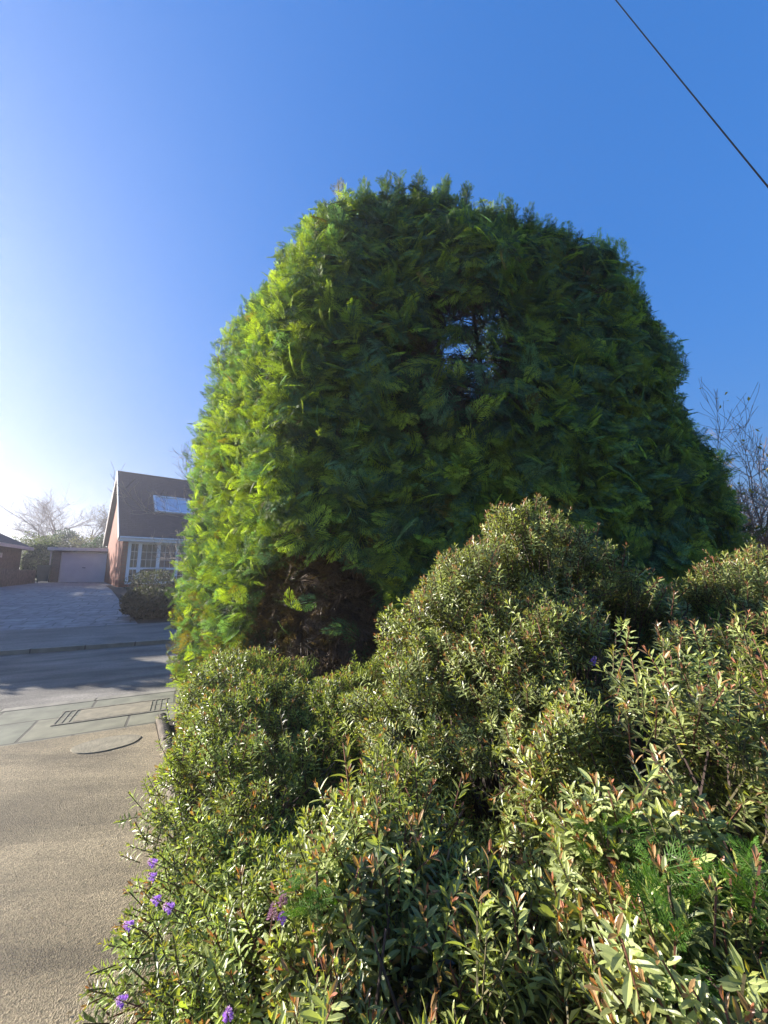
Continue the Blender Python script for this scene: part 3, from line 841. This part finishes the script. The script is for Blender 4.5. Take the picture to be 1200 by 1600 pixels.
def leafy(name, label, cat, base, rad, n_, size, col, seed, group=None, trunk=True, hollow=.55, rough=.25):
    """dense bush or crown: many leaf clumps through an uneven ellipsoid. rad = rx, ry, rz; base on the ground"""
    r_ = np.random.default_rng(seed)
    e = empty(name, base); tag(e, label, cat, group)
    d = norm(r_.normal(size=(n_, 3))); rr = hollow + (1 - hollow) * r_.random(n_) ** .5
    P = d * rr[:, None]
    P *= (1 + (VN1(P * 2.2 + seed) - .5) * rough * 2 + (VN2(P * 5 + seed) - .5) * rough)[:, None]
    P = P * np.array(rad); P[:, 2] += rad[2] * .95
    P = P[P[:, 2] > 0]
    m_ = len(P)
    ax = norm(d[:m_] + r_.normal(size=(m_, 3)) * .7 + [0, 0, .3])
    F = frames(ax, r_) * (size * r_.uniform(.5, 1.3, m_))[:, None, None]; F[:, :, 0] *= .5
    v = VN2(P * 1.5 / max(rad) * 3 + 2)[:, None]
    cc = np.array(col) * (.55 + .9 * v) * r_.uniform(.6, 1.3, (m_, 1))
    mb = MB(); tv, tt, tq = LT[0]; mb.inst(tv, tt, tq, F, P, cc)
    mb.build('foliage', M['farleaf'], e)
    if trunk:
        tb = MB(); 
        for k_ in range(6):
            tb.tube(wob((r_.normal() * .05 * rad[0], r_.normal() * .05 * rad[1], 0), (r_.normal() * .35 * rad[0], r_.normal() * .35 * rad[1], rad[2] * 1.5), 6, .03 * rad[2], r_), np.linspace(.03 * rad[2], .006 * rad[2], 6), 5, (.12, .09, .07))
        tb.build('trunk', M['twig'], e)
    return e

# ------------------------------------------------------------------ chalet bungalow across the road
HA = R(40)
K = (-13.6, 20.0, gz(PQ(-13.6, 20)[1]) + .02)
house = empty('brick_house', K, HA)
tag(house, 'brick chalet bungalow with steep dark tiled roof and white bay window', 'house')
W_, Dp, Ev, Rg = 13.0, 8.2, 2.55, 6.75
def tri_prism(mb, pts, thick_x0, thick_x1):
    n_ = len(pts); v = [[thick_x0, y, z] for y, z in pts] + [[thick_x1, y, z] for y, z in pts]
    f = [[i, (i + 1) % n_, n_ + (i + 1) % n_, n_ + i] for i in range(n_)]
    t = [[0, i, i + 1] for i in range(1, n_ - 1)] + [[n_, n_ + i + 1, n_ + i] for i in range(1, n_ - 1)]
    mb.add(v, t, f)
mb = MB()
tri_prism(mb, [(0.003, 0), (0.003, Ev), (Dp / 2, Rg - .12), (Dp, Ev), (Dp, 0)], 0, .25)            # gable to the driveway
tri_prism(mb, [(0.003, 0), (0.003, Ev), (Dp / 2, Rg - .12), (Dp, Ev), (Dp, 0)], W_ - .25, W_)
mb.box(5.1, W_ - .25, 0, .25, -.3, Ev); mb.box(.25, 5.1, 0, .25, -.3, .13)
mb.box(.25, W_ - .25, Dp - .25, Dp, -.3, Ev)
mb.build('wall', M['brick'], house)
def slope(name, y0, z0, y1, z1, x0, x1, th, mat):
    ang = math.atan2(z1 - z0, y1 - y0); ln = math.hypot(z1 - z0, y1 - y0)
    mb = MB(); mb.box(x0, x1, 0, ln, 0, th)
    o = mb.build(name, mat, house); o.location = (0, y0, z0); o.rotation_euler = (ang, 0, 0); return o, ang, ln
rf, ra, rl = slope('roof', -.35, Ev - .05, Dp / 2 + .0, Rg, -.22, W_ + .22, .14, M['tile'])
rb = MB(); rb.box(-.22, W_ + .22, 0, rl, 0, .14)
o = rb.build('roof', M['tile'], house); o.location = (0, Dp + .35, Ev - .05); o.rotation_euler = (pi - ra, 0, 0)
# flip so that thickness is outward
o.location = (0, Dp + .35, Ev - .05 + .12)
mb = MB(); mb.tube([[-.24, Dp / 2, Rg + .1], [W_ + .24, Dp / 2, Rg + .1]], .11, 8); mb.build('ridge_tile', M['tile'], house)
mb = MB(); mb.box(-.26, -.222, -.06, rl + .02, -.1, .17); o = mb.build('bargeboard', M['cream'], house); o.location = (0, -.35, Ev - .05); o.rotation_euler = (ra, 0, 0)
mb = MB(); mb.box(-.26, -.222, -.06, rl + .02, -.17, .1); o = mb.build('bargeboard', M['cream'], house); o.location = (0, Dp + .35, Ev + .05); o.rotation_euler = (pi - ra, 0, 0)
mb = MB(); mb.box(-.2, W_ + .2, -.42, -.36, Ev - .2, Ev - .02); mb.box(-.2, W_ + .2, -.355, -.01, Ev - .2, Ev - .17); mb.build('fascia', M['white'], house)
mb = MB(); mb.tube([[-.2, -.47, Ev - .02], [W_ + .2, -.47, Ev - .02]], .055, 6); mb.build('gutter', M['white'], house)
# bay window: white frame, glass, glazing bars
def window(parent, x0, x1, z0, z1, y, cols, trans, bars, name='window'):
    """cols: list of x splits; trans: list of z splits; panes at y+.05"""
    fr_ = MB(); t = .055
    xs = [x0] + cols + [x1]; zs = [z0] + trans + [z1]
    for i, x in enumerate(xs):
        wv = t * 1.5 if 0 < i < len(xs) - 1 else t * 1.3
        fr_.box(x - wv, x + wv, y - .05, y + .05, z0 - t, z1 + t)
    for z in zs:
        for i in range(len(xs) - 1):
            wl = t * 1.5 if 0 < i else t * 1.3; wr = t * 1.5 if i + 1 < len(xs) - 1 else t * 1.3
            fr_.box(xs[i] + wl, xs[i + 1] - wr, y - .048, y + .048, z - t, z + t)
    f = fr_.build(name, M['white'], parent)
    g = MB(); g.box(x0 + .01, x1 - .01, y + .012, y + .022, z0, z1); g.build('pane', M['glass'], f)
    bm_ = MB()
    for i in range(len(xs) - 1):
        for j in range(len(zs) - 1):
            nx, nz = bars(i, j); a, b_ = xs[i] + t * 1.3, xs[i + 1] - t * 1.3; c, d = zs[j] + t, zs[j + 1] - t
            for k_ in range(1, nx): x = a + (b_ - a) * k_ / nx; bm_.box(x - .011, x + .011, y + .0, y + .011, c, d)
            for k_ in range(1, nz): z = c + (d - c) * k_ / nz; bm_.box(a, b_, y + .0, y + .0105, z - .011, z + .011)
    if bm_.n: bm_.build('glazing_bar', M['cream'], f)
    return f
window(house, .33, 5.0, .2, Ev - .25, .06, [.80, 1.68, 2.6, 3.6], [.95], lambda i, j: ((2, 3) if j else (2, 2)) if i == 0 else ((3, 3) if j else (3, 2)))
mb = MB(); mb.box(2.3, 3.1, .35, .37, .2, Ev - .3); mb.build('curtain', M['curtain'], house)
# roof window lying in the slope
rw = empty('roof_window', (0, -.35, Ev - .05)); rw.parent = house; rw.rotation_euler = (ra, 0, 0)
mb = MB(); mb.box(1.5, 1.6, 2.3, 3.9, .14, .24); mb.box(3.4, 3.5, 2.3, 3.9, .14, .24); mb.box(1.6, 3.4, 2.3, 2.4, .14, .24); mb.box(1.6, 3.4, 3.8, 3.9, .14, .24)
mb.box(2.17, 2.23, 2.4, 3.8, .14, .23); mb.box(2.8, 2.86, 2.4, 3.8, .14, .23)
mb.build('frame', M['white'], rw)
mb = MB(); mb.box(1.6, 3.4, 2.4, 3.8, .145, .19); mb.build('pane', M['skyglass'], rw)
# railing by the house
ra_ = empty('handrail', (K[0] + cos(HA) * .4 + sin(HA) * .9, K[1] + sin(HA) * .4 - cos(HA) * .9, K[2] - .05), HA - .15)
tag(ra_, 'black metal handrail in front of the white bay window', 'handrail')
mb = MB(); mb.tube([[0, 0, .55], [.5, 0, .95], [1.5, 0, .98]], .022, 6); mb.build('rail', M['darkmetal'], ra_)
for x, h in ((.02, .56), (.5, .94), (.8, .95), (1.1, .96), (1.48, .97)):
    mb = MB(); mb.tube([[x, 0, 0], [x, 0, h]], .014, 6); mb.build('post', M['darkmetal'], ra_)
mb = MB(); mb.box(-.1, 1.9, .2, .6, -.5, -.0); mb.box(-.1, 1.9, -.2, .2, -.5, -.17)
o = mb.build('doorstep', M['kerb']); o.location = ra_.location; o.rotation_euler = ra_.rotation_euler
tag(o, 'low grey concrete doorsteps below the black handrail', 'steps')

# ------------------------------------------------------------------ garage
gp = (-20.9, 25.0); gpq = PQ(*gp)
ga = empty('garage', (gp[0], gp[1], gz(gpq[1]) + .01), SA)
tag(ga, 'flat-roofed brick garage with pale closed door at the end of the paving', 'garage')
gw = 2.5
mb = MB()
mb.box(-.42, 0, 0, .2, -.2, 2.05); mb.box(gw, gw + .75, 0, .2, -.2, 2.05); mb.box(-.42, -.22, .2, 6, -.2, 2.05); mb.box(gw + .55, gw + .75, .2, 6, -.2, 2.05); mb.box(0, gw, 0.0, .2, 1.93, 2.05)
mb.build('wall', M['brownbrick'], ga)
mb = MB(); mb.box(-.6, gw + .85, -.25, 6.2, 2.08, 2.16); mb.build('roof', M['darkmetal'], ga)
mb = MB(); mb.box(-.62, gw + .87, -.30, -.25, 2.02, 2.22); mb.box(-.67, -.62, -.28, 6.2, 2.02, 2.22); mb.build('fascia', M['cream'], ga)
gd = MB(); gd.box(.06, gw - .06, .06, .10, .0, 1.87)
for i in range(1, 9): gd.box(.1, gw - .1, .045, .062, i * .205 - .012, i * .205 + .012)
gdo = gd.build('door', M['doorp'], ga)
mb = MB(); mb.box(0, .055, .03, .12, 0, 1.93); mb.box(gw - .055, gw, .03, .12, 0, 1.93); mb.box(.055, gw - .055, .03, .12, 1.875, 1.93); mb.build('door_frame', M['cream'], ga)
mb = MB(); mb.box(gw / 2 - .08, gw / 2 + .08, .02, .045, .9, .94); mb.build('handle', M['darkmetal'], gdo)
mb = MB(); mb.tube([[-.5, -.2, 2.05], [-.5, -.06, 1.9], [-.5, -.06, .05]], .045, 8); mb.build('downpipe', M['pipe'], ga)

# ------------------------------------------------------------------ bungalow on the left
bp0, bq0, bq1 = -8.9, 24.6, 30.6
bu = empty('bungalow', (*XY(bp0, bq0), gz(27) - .05), SA)
tag(bu, 'low brown bungalow with hipped tiled roof at the left edge', 'house')
Lb = bq1 - bq0; Wb = 9.0; eh = 2.25; rh = 5.0
mb = MB(); mb.box(-Wb, 0, 0, .25, -.4, eh); mb.box(-Wb, 0, Lb - .25, Lb, -.4, eh); mb.box(-.25, 0, .25, Lb - .25, -.4, eh); mb.box(-Wb, -Wb + .25, .25, Lb - .25, -.4, eh)
mb.build('wall', M['brownbrick'], bu)
o_ = .4
mb = MB()
v = [[o_, -o_, eh], [o_, Lb + o_, eh], [-Wb - o_, Lb + o_, eh], [-Wb - o_, -o_, eh], [-4.3, 2.6, rh], [-4.3, Lb - 2.6, rh]]
v += [[a, b_, c - .1] for a, b_, c in v[:4]]
mb.add(v, tris=[[0, 4, 3], [1, 2, 5]], quads=[[0, 1, 5, 4], [2, 3, 4, 5], [6, 9, 8, 7]])
mb.build('roof', M['tile'], bu)
mb = MB(); mb.box(o_ + .003, o_ + .04, -o_, Lb + o_, eh - .16, eh + .02); mb.box(-Wb - o_, o_, -o_ - .04, -o_ - .003, eh - .16, eh + .02); mb.box(-Wb - o_, o_, Lb + o_ + .003, Lb + o_ + .04, eh - .16, eh + .02)
mb.build('fascia', M['cream'], bu)
mb = MB(); mb.box(-Wb / 2 - .35, -Wb / 2 + .35, Lb * .4, Lb * .4 + .6, rh - .4, rh + .7); mb.build('chimney', M['brownbrick'], bu)
window(bu, -6.5, -3.5, .8, 1.9, -.03, [-5], [], lambda i, j: (1, 1))
# unseen house and trees added at the left to shade the road and paving
nh = empty('neighbour_house', (*XY(-10, 18.4), gz(18)), SA)
tag(nh, 'two-storey brick house outside the picture to the left that shades the road', 'house')
mb = MB(); mb.box(-9, 0, 0, 6.0, -.4, 4.9); mb.build('wall', M['brick'], nh)
mb = MB(); mb.add([[.3, -.3, 4.9], [.3, 6.3, 4.9], [-9.3, 6.3, 4.9], [-9.3, -.3, 4.9], [-2.5, 3.0, 7.2], [-6.5, 3.0, 7.2]], tris=[[0, 1, 4], [2, 3, 5]], quads=[[1, 2, 5, 4], [3, 0, 4, 5], [0, 3, 2, 1]])
mb.build('roof', M['tile'], nh)
window(nh, -7.5, -5.5, 3.0, 4.2, -.03, [-6.5], [], lambda i, j: (1, 1)); window(nh, -3.5, -1.5, 3.0, 4.2, -.03, [-2.5], [], lambda i, j: (1, 1))
window(nh, -7.5, -5.5, .8, 2.1, -.03, [-6.5], [], lambda i, j: (1, 1)); window(nh, -3.5, -1.5, .8, 2.1, -.03, [-2.5], [], lambda i, j: (1, 1))
# side lamp
mb = MB(); mb.box(.003, .12, Lb - 3.2, Lb - 3.05, 1.55, 1.8); mb.build('wall_lamp', M['cream'], bu)

# picket fence along the left of the paving
fe = empty('picket_fence', (*XY(-8.2, 23.4), gz(25) - .03), SA)
tag(fe, 'weathered wooden picket fence along the left side of the paved driveway', 'fence')
mb = MB(); mb.box(-.02, .02, 0, 7.4, .25, .33); mb.box(-.02, .02, 0, 7.4, .62, .7); mb.build('rail', M['wood'], fe)
for k_ in range(46):
    mb = MB(); y = k_ * .162; h = .85 + .05 * random.random()
    mb.add([[.023, y, 0], [.023, y + .10, 0], [.023, y + .10, h], [.023, y + .05, h + .07], [.023, y, h],
            [.045, y, 0], [.045, y + .10, 0], [.045, y + .10, h], [.045, y + .05, h + .07], [.045, y, h]],
           tris=[[0, 1, 2], [0, 2, 4], [4, 2, 3], [5, 7, 6], [5, 9, 7], [9, 8, 7]], quads=[[0, 5, 6, 1], [1, 6, 7, 2], [2, 7, 8, 3], [3, 8, 9, 4], [4, 9, 5, 0]])
    mb.build('picket', M['wood'], fe)
# wheelie bin
bx, by = unproj(66, 912, 24.2)[:2]
wb = empty('wheelie_bin', (bx, by, gz(PQ(bx, by)[1]) + .02), R(35))
tag(wb, 'grey-green wheelie bin standing left of the garage', 'bin')
mb = MB()
v = [[-.24, -.28, .06], [.24, -.28, .06], [.24, .22, .06], [-.24, .22, .06], [-.31, -.36, 1.0], [.31, -.36, 1.0], [.31, .3, 1.0], [-.31, .3, 1.0]]
mb.add(v, quads=[[0, 3, 2, 1], [4, 5, 6, 7], [0, 1, 5, 4], [1, 2, 6, 5], [2, 3, 7, 6], [3, 0, 4, 7]]); mb.build('body', M['binp'], wb)
mb = MB(); mb.box(-.33, .33, -.39, .36, 1.003, 1.07); mb.tube([[-.25, .4, 1.02], [.25, .4, 1.02]], .02, 6); mb.build('lid', M['binp'], wb)
for x in (-.27, .27):
    mb = MB(); mb.tube([[x - .025, .25, .1], [x + .025, .25, .1]], .1, 14); mb.build('wheel', M['darkmetal'], wb)

# ------------------------------------------------------------------ planting across the road
def at(px, py, Y): 
    q = unproj(px, py, Y); return (q[0], q[1], gz(PQ(q[0], q[1])[1]))
G1 = 'shrubs in the front garden across the road'
leafy('garden_shrub', 'dark brownish shrub at the corner of the paved driveway across the road', 'shrub', at(226, 972, 11.6), (.72, .6, .42), 5200, .10, (.075, .065, .04), 31, G1)
leafy('garden_shrub', 'low dark shrub right of the brownish one, below the small lawn patch', 'shrub', at(262, 976, 11.9), (.8, .6, .40), 5200, .10, (.06, .07, .035), 32, G1)
leafy('garden_shrub', 'taller sparse shrub in front of the white bay window', 'shrub', at(238, 930, 16.4), (1.0, .7, .55), 3000, .10, (.09, .085, .045), 33, G1)
G2 = 'bare winter trees behind the garage'
bare_tree('bare tree with reddish twigs directly above the garage', at(92, 900, 48), 15.5, 41, G2, levels=4, nchild=5, spread=.7, r0=.13, col=(.20, .15, .14), minr=.007)
bare_tree('bare tree left of the reddish one, above the bungalow roof end', at(62, 900, 50), 12.5, 42, G2, levels=4, nchild=5, spread=.75, r0=.12, col=(.2, .17, .15), minr=.007)
bare_tree('darker bare tree close to the house gable', at(140, 900, 40), 10.5, 43, G2, levels=4, nchild=5, spread=.75, r0=.12, col=(.15, .12, .1), minr=.007, leaves=(500, (.20, .16, .07), .16))
bare_tree('low bare tree half hidden behind the house gable', at(168, 900, 46), 12, 44, G2, levels=4, nchild=5, spread=.7, r0=.12, col=(.17, .14, .12), minr=.007)
G3 = 'evergreens and bushes behind the garage'
leafy('evergreen_tree', 'dense dark green rounded evergreen above the garage', 'tree', at(97, 900, 36), (1.55, 1.3, 2.2), 9000, .16, (.03, .07, .03), 51, G3, rough=.14)
leafy('leafy_bush', 'yellow-green bush with thinning leaves above the bungalow roof end', 'bush', at(52, 905, 36), (2.5, 1.8, 2.0), 4500, .22, (.16, .16, .055), 52, G3, hollow=.3)
leafy('leafy_bush', 'olive bush left of the dark rounded evergreen', 'bush', at(72, 905, 34), (1.7, 1.3, 1.85), 4200, .2, (.13, .14, .05), 53, G3, hollow=.3)
leafy('leafy_bush', 'sparse yellowish bush right of the dark rounded evergreen', 'bush', at(126, 905, 35), (1.6, 1.3, 1.95), 3000, .2, (.19, .16, .07), 54, G3, hollow=.2)
leafy('evergreen_tree', 'dark green conical evergreen beside the house gable', 'tree', at(152, 905, 30), (1.3, 1.1, 1.75), 6000, .15, (.035, .075, .025), 55, G3, rough=.2)
leafy('leafy_bush', 'dark hedge bush filling the gap left of the garage', 'bush', at(68, 905, 29), (1.6, 1.1, 1.35), 5200, .15, (.05, .065, .035), 56, G3, rough=.15)
leafy('leafy_bush', 'tall bush far behind everything at the left edge', 'bush', at(20, 900, 50), (3.5, 2.5, 2.2), 4500, .25, (.15, .15, .07), 57, G3, hollow=.3)
# bare tree in front of the house, its trunk hidden by the big cypress
leafy('evergreen_tree', 'rounded garden evergreen outside the picture in front of the neighbouring house', 'tree', (-14.3, 9.2, .2), (1.3, 1.3, 2.3), 16000, .24, (.04, .08, .03), 75, 'evergreens outside the picture on the left')  # added out of view so that its shadow falls on the road
for i, (x, y) in enumerate([(-31, 24), (-33.5, 28.5), (-30.5, 20)]):  # evergreens added out of view to shade the paved driveway
    leafy('evergreen_tree', ['tall evergreen behind the bungalow, outside the picture, nearest the house corner', 'tall evergreen behind the bungalow, outside the picture, farthest back', 'tall evergreen outside the picture beside the neighbouring house'][i],
          'tree', (x, y, .9), (2.6, 2.6, (5.2, 4.1, 5.2)[i]), 6000, .4, (.035, .07, .03), 70 + i, 'evergreens outside the picture on the left')
bare_tree('bare pale-barked garden tree in front of the brick house, leaning left', at(318, 905, 12.5), 6.3, 46, None, levels=5, nchild=3, spread=.62, r0=.055, col=(.27, .23, .2), minr=.0045, lean=(-.32, .05), leaves=(60, (.3, .25, .15), .05))
# right-hand side: bare tree keeping a few yellow leaves, white rendered house behind
bare_tree('bare twiggy tree at the right edge keeping a few yellow leaves', (7.15, 7.6, 0), 7.0, 62, None, levels=5, nchild=4, spread=.5, r0=.045, col=(.30, .21, .16), minr=.0028, leaves=(420, (.55, .38, .08), .085))
leafy('leafy_bush', 'yellowing leafy bush at the right edge below the bare tree', 'bush', (7.4, 7.5, 0), (.9, .8, 1.1), 3200, .08, (.26, .20, .05), 62, None, hollow=.2)
wh = empty('white_house', (31.0, 26.0, 0), R(-40))
tag(wh, 'pale rendered house glimpsed between leaves at the right edge', 'house')
mb = MB(); mb.box(-3, 9, 0, 6, -.2, 2.5); mb.build('wall', M['render'], wh)
mb = MB(); v = [[-3.4, -.4, 2.5], [9.4, -.4, 2.5], [9.4, 3, 4.3], [-3.4, 3, 4.3], [9.4, 6.4, 2.5], [-3.4, 6.4, 2.5]]
mb.add(v, tris=[[1, 4, 2], [0, 3, 5]], quads=[[0, 1, 2, 3], [3, 2, 4, 5], [0, 5, 4, 1]]); mb.build('roof', M['farslab'], wh)
window(wh, -1.5, .5, .9, 2.0, -.03, [-.5], [], lambda i, j: (1, 1)); window(wh, 2.5, 4.5, .9, 2.0, -.03, [3.5], [], lambda i, j: (1, 1))

# ------------------------------------------------------------------ overhead cable
A_ = unproj(930, -40, 9.0); B_ = unproj(1260, 365, 6.0)
t = np.linspace(-.8, 1.6, 40)[:, None]
pts_ = A_ + (B_ - A_) * t
pts_[:, 2] += .12 * ((t[:, 0] - .5) ** 2 - .25)
mb = MB(); mb.tube(pts_, .015, 6)
tag(mb.build('overhead_cable', M['cable'], smooth=True), 'thin black overhead cable crossing the sky at the upper right', 'cable')

# ------------------------------------------------------------------ thin volume standing in for the veil of lens glare
m = bpy.data.materials.new('haze'); m.use_nodes = True; n = m.node_tree; n.nodes.clear()
out = n.nodes.new('ShaderNodeOutputMaterial'); pv = n.nodes.new('ShaderNodeVolumePrincipled')
pv.inputs['Color'].default_value = (.93, .92, 1, 1); pv.inputs['Density'].default_value = VEIL_HAZE; pv.inputs['Anisotropy'].default_value = .6
n.links.new(pv.outputs[0], out.inputs['Volume'])
mb = MB(); mb.box(-330, 330, -330, 330, -1.2, 24)
tag(mb.build('haze', m), kind='stuff')

# fallen leaves and grit on the tan driveway
r_ = np.random.default_rng(77); mb = MB(); n_ = 220
q_ = np.stack([r_.uniform(-3.6, -.4, n_), r_.uniform(1.0, 4.4, n_)], 1)
q_ = q_[q_[:, 0] < -.535 / .845 * (q_[:, 1] - 2.74) - 1.42]
P = np.stack([q_[:, 0], q_[:, 1], np.full(len(q_), .006)], 1); th_ = r_.uniform(0, 6.28, len(P))
ax = np.stack([np.cos(th_), np.sin(th_), r_.uniform(-.1, .25, len(P))], 1)
F = frames(norm(ax), r_, (np.array([0, 0, 1.]), .9)) * (r_.uniform(.006, .026, len(P)))[:, None, None]; F[:, :, 0] *= .4
tv, tt, tq = LT[0]; mb.inst(tv, tt, tq, F, P, np.array([.16, .11, .05]) * r_.uniform(.3, 1.5, (len(P), 1)))
tag(mb.build('leaf_litter', M['farleaf']), 'tiny fallen leaves and grit scattered on the tan driveway', 'leaf litter', kind='stuff')
